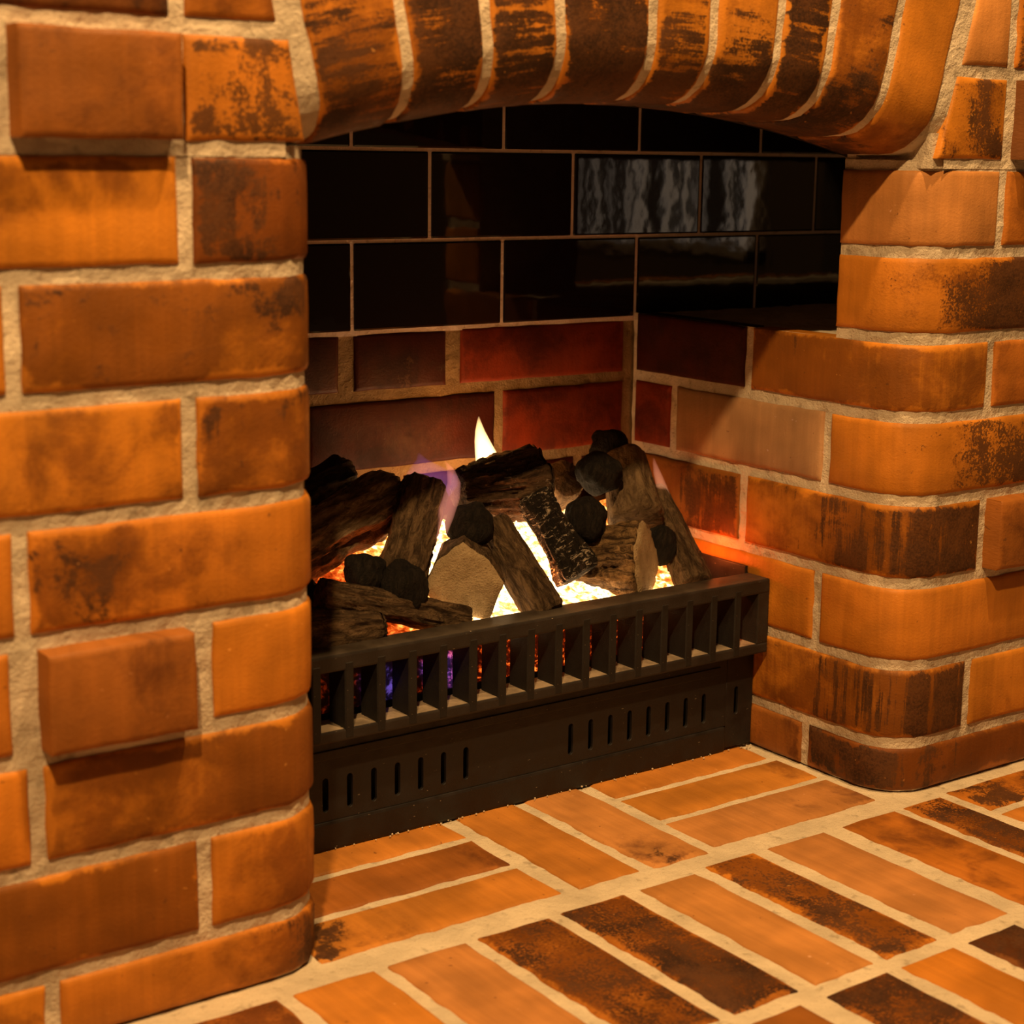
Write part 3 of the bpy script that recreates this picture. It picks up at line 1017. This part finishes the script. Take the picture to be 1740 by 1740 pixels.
def coal(loc, rx, ry, rz, rotz, label, seed):
    bm = bmesh.new()
    bmesh.ops.create_icosphere(bm, subdivisions=4, radius=1.0)
    for v in bm.verts:
        d = v.co.normalized()
        k = 1 + noise.noise(d * 1.3 + Vector((seed, 0, 0))) * .26 + noise.noise(d * 4.0 + Vector((0, seed, 0))) * .07 + noise.noise(d * 11 + Vector((0, 0, seed))) * .03
        v.co = Vector((d.x * rx, d.y * ry, d.z * rz)) * k
    me = bpy.data.meshes.new('coal')
    bm.to_mesh(me)
    bm.free()
    for pl in me.polygons:
        pl.use_smooth = True
    me.materials.append(COAL)
    o = bpy.data.objects.new('coal', me)
    o.location = loc
    o.rotation_euler = (0.3, 0.2, rotz)
    C.objects.link(o)
    tag(o, label, 'coal', 'black ceramic coals among the logs')
    return o

SAWN = [(90, .0430), (45, .0365), (0, .0415), (-55, .0470), (-118, .0395), (-165, .0420), (135, .0365)]
log('log', (-0.010, .292, .246), (0.192, .346, .309), .031, .028, PALELOG, 'thick brown log slanting up beside the left brick pier', 1.0, .22, bend=.004)
log('log', (0.030, .392, .285), (0.165, .392, .322), .028, .026, DARKLOG, 'sooty log lying against the back wall behind the thick slanting log', 13.0, .2)
log('log', (0.216, .325, .318), (0.150, .272, .226), .026, .026, BROWNLOG, 'brown log standing steeply between the slanting log and the blue flame', 2.0, .16, flat=.95)
log('log', (0.269, .338, .302), (0.366, .328, .306), .022, .0365, ASHLOG, 'ash-speckled log lying across the top in front of the tall flame', 3.0, .20, capb=ASHLOG)
log('log', (0.210, .243, .2335), (0.250, .297, .2375), .040, .036, BROWNLOG, 'sawn log block showing a pale five-sided end face', 0.35, .05, outline=SAWN, capa=CUT)
log('log', (0.287, .302, .274), (0.300, .222, .1905), .0195, .0215, BROWNLOG, 'smooth brown log leaning onto the rail beside the pale sawn block', 5.0, .10)
log('log', (0.346, .312, .296), (0.367, .256, .216), .0195, .0215, CHARLOG, 'thin charred black log veined with white ash', 6.0, .30)
log('log', (0.400, .310, .214), (0.447, .240, .2240), .038, .041, STUMP, 'stubby scorched tan log with a pale end by the grille', 7.0, .20, capb=CUT)
log('log', (0.512, .360, .318), (0.484, .298, .252), .024, .035, TANLOG, 'broad light-brown log rising at the right of the pile', 8.0, .10)
log('log', (0.5475, .345, .276), (0.512, .232, .190), .014, .022, BROWNLOG, 'long brown log leaning at the far right of the fire', 9.0, .12)
log('log', (0.432, .398, .280), (0.4275, .356, .301), .026, .023, TANLOG, 'short rounded tan log behind the ash-speckled log', 10.0, .10)
log('log', (0.050, .250, .242), (0.206, .229, .1985), .0160, .0135, BROWNLOG, 'slim brown log lying low along the rail below the pale sawn block', 11.0, .24)
log('log', (-0.03, .240, .205), (0.102, .236, .2055), .025, .024, BROWNLOG, 'short brown log on the rail next to the left brick pier', 12.0, .14, capb=BROWNLOG)
coal((0.246, .281, .281), .0245, .023, .024, .3, 'round black coal just above the pale five-sided sawn block', 1.1)
coal((0.113, .272, .249), .022, .021, .022, 1.0, 'small black coal under the thick slanting log', 2.2)
coal((0.141, .246, .238), .024, .022, .025, 2.0, 'black coal against the foot of the steep brown log', 3.3)
coal((0.4375, .312, .313), .030, .025, .022, 0.5, 'oval grey-black coal on the broad light-brown log', 4.4)
coal((0.395, .281, .270), .024, .023, .024, 1.4, 'black coal between the charred log and the broad light-brown log', 5.5)
coal((0.508, .385, .326), .022, .020, .020, 2.5, 'dim black coal farthest back in the corner', 6.6)
coal((0.056, .285, .232), .017, .016, .016, 2.9, 'small dark coal half hidden by the left brick pier', 7.7)
coal((0.492, .270, .232), .018, .018, .022, .9, 'sooty coal wedged behind the stubby scorched log', 8.8)

# ------------------------------------------------------------------ flames
def flame(label, path, mat, seg=20):
    """path: list of (x, y, z, half width, half depth)"""
    V, F = [], []
    base = Vector(path[0][:3])
    n = len(path)
    for (x, y, z, rx, ry) in path:
        for i in range(seg):
            a = 2 * PI * i / seg
            # flames are seen broadside: width lies across x and a little y
            V.append((x + math.cos(a) * rx, y + math.sin(a) * ry - math.cos(a) * rx * .5, z))
    for j in range(n - 1):
        for i in range(seg):
            i2 = (i + 1) % seg
            F.append([j * seg + i, j * seg + i2, (j + 1) * seg + i2, (j + 1) * seg + i])
    F.append(list(range(seg - 1, -1, -1)))
    F.append([(n - 1) * seg + i for i in range(seg)])
    o = link('flame', V, F, mat, None, base, smooth=True)
    tag(o, label, 'flame', 'gas flames')
    return o
FY = mat_flame('yellow_flame', (1.0, 0.42, 0.10, 1), (1.0, 0.62, 0.24, 1), 420.0, 0.0, .05)
FB = mat_flame('blue_flame', (0.30, 0.20, 1.0, 1), (0.35, 0.16, 0.75, 1), 10.0, -.02, .03)
FP = mat_flame('pink_flame', (1.0, 0.40, 0.16, 1), (0.90, 0.30, 0.24, 1), 62.0, 0.01, .10)
flame('tall yellow-white flame rising behind the ash-speckled log',
      [(.331, .367, .284, .016, .008), (.332, .367, .304, .015, .009), (.329, .367, .320, .013, .009), (.324, .367, .336, .0105, .008),
       (.319, .367, .350, .0075, .006), (.3155, .367, .362, .0045, .004), (.314, .367, .372, .002, .002), (.3135, .367, .378, .0004, .0004)], FY)
flame('faint blue-violet flame above the steep brown log',
      [(.246, .350, .300, .014, .007), (.246, .350, .311, .022, .008), (.242, .350, .322, .025, .008), (.236, .350, .332, .016, .006), (.230, .350, .341, .005, .004), (.226, .350, .348, .001, .001)], FB)
flame('thin pink flame licking up between the steep brown log and a round coal',
      [(.190, .283, .226, .005, .004), (.196, .283, .250, .0075, .005), (.203, .282, .272, .0085, .005), (.212, .281, .292, .0085, .005), (.220, .280, .312, .0080, .0045), (.2235, .280, .328, .006, .004), (.220, .281, .342, .0035, .003), (.214, .282, .351, .0005, .0005)], FP)
flame('small pale flame beside the right firebox wall',
      [(.554, .330, .252, .005, .004), (.551, .330, .268, .006, .004), (.5445, .330, .284, .0055, .004), (.5375, .330, .300, .004, .003), (.533, .330, .312, .0018, .0018), (.531, .330, .319, .0003, .0003)], FP)
# the light these flames give off
FIRE = (1.0, 0.30, 0.045)
lamp('flame_light', (.322, .374, .338), 0.30, .014, (1.0, .34, .055))
lamp('flame_light', (.322, .272, .212), 0.42, .016, (1.0, .22, .025))
lamp('flame_light', (.120, .310, .222), 0.16, .014, (1.0, .16, .02))
lamp('flame_light', (.552, .270, .215), 0.22, .012, (1.0, .14, .02))

# ------------------------------------------------------------------ guessed, unseen window added for the bright streaks the glazed tiles mirror
we = box('wall_east', 2.62, 2.66, -4.2, 0.6, 0.0, 2.5, ROOMWALL)
tag(we, kind='structure')
win = empty('guessed_window', (2.60, -1.87, 0.40))
tag(win, kind='structure')
PANE = mat_plain('glowing_pane', (0.8, 0.8, 0.8, 1), .3, (1.0, 0.76, 0.56, 1), 1.15)
SLAT = mat_plain('dark_blind_slat', (0.05, 0.04, 0.035, 1), .7)
FRAME = mat_plain('window_frame_paint', (0.35, 0.28, 0.2, 1), .6)
box('pane', 2.600, 2.606, -2.27, -1.48, 0.41, 0.72, PANE, win)
box('frame', 2.59, 2.615, -2.30, -2.27, 0.38, 0.75, FRAME, win)
box('frame', 2.59, 2.615, -1.48, -1.45, 0.38, 0.75, FRAME, win)
box('frame', 2.59, 2.615, -2.30, -1.45, 0.38, 0.41, FRAME, win)
box('frame', 2.59, 2.615, -2.30, -1.45, 0.72, 0.75, FRAME, win)
y = -2.26
while y < -1.5:
    wd = random.choice([.02, .03, .045, .07])
    if y + wd < -1.49:
        box('blind_slat', 2.575, 2.583, y, y + wd, 0.415, 0.715, SLAT, win)
    y += wd + random.choice([.025, .035, .05])

# ------------------------------------------------------------------ crumbs of mortar along the foot of the panel
bm = bmesh.new()
rr = random.Random(3)
for k in range(70):
    x = rr.uniform(0.0, .575)
    if rr.random() < .25: x = rr.gauss(.572, .006)
    x = min(x, .58)
    y = .2065 - abs(rr.gauss(0, .0025)) - .001
    r = rr.uniform(.0004, .0014)
    mat_ = Matrix.Translation((x, y, .0012 + r * .6)) @ Matrix.Rotation(rr.uniform(0, 3), 4, 'Z') @ Matrix.Diagonal((1, rr.uniform(.5, 1), rr.uniform(.5, .9), 1))
    bmesh.ops.create_icosphere(bm, subdivisions=1, radius=r, matrix=mat_)
me = bpy.data.meshes.new('mortar_crumbs')
bm.to_mesh(me)
bm.free()
me.materials.append(FLOOR_MORTAR)
cr = bpy.data.objects.new('mortar_crumbs', me)
C.objects.link(cr)
tag(cr, 'tiny crumbs of mortar scattered along the foot of the black panel', 'crumbs', kind='stuff')
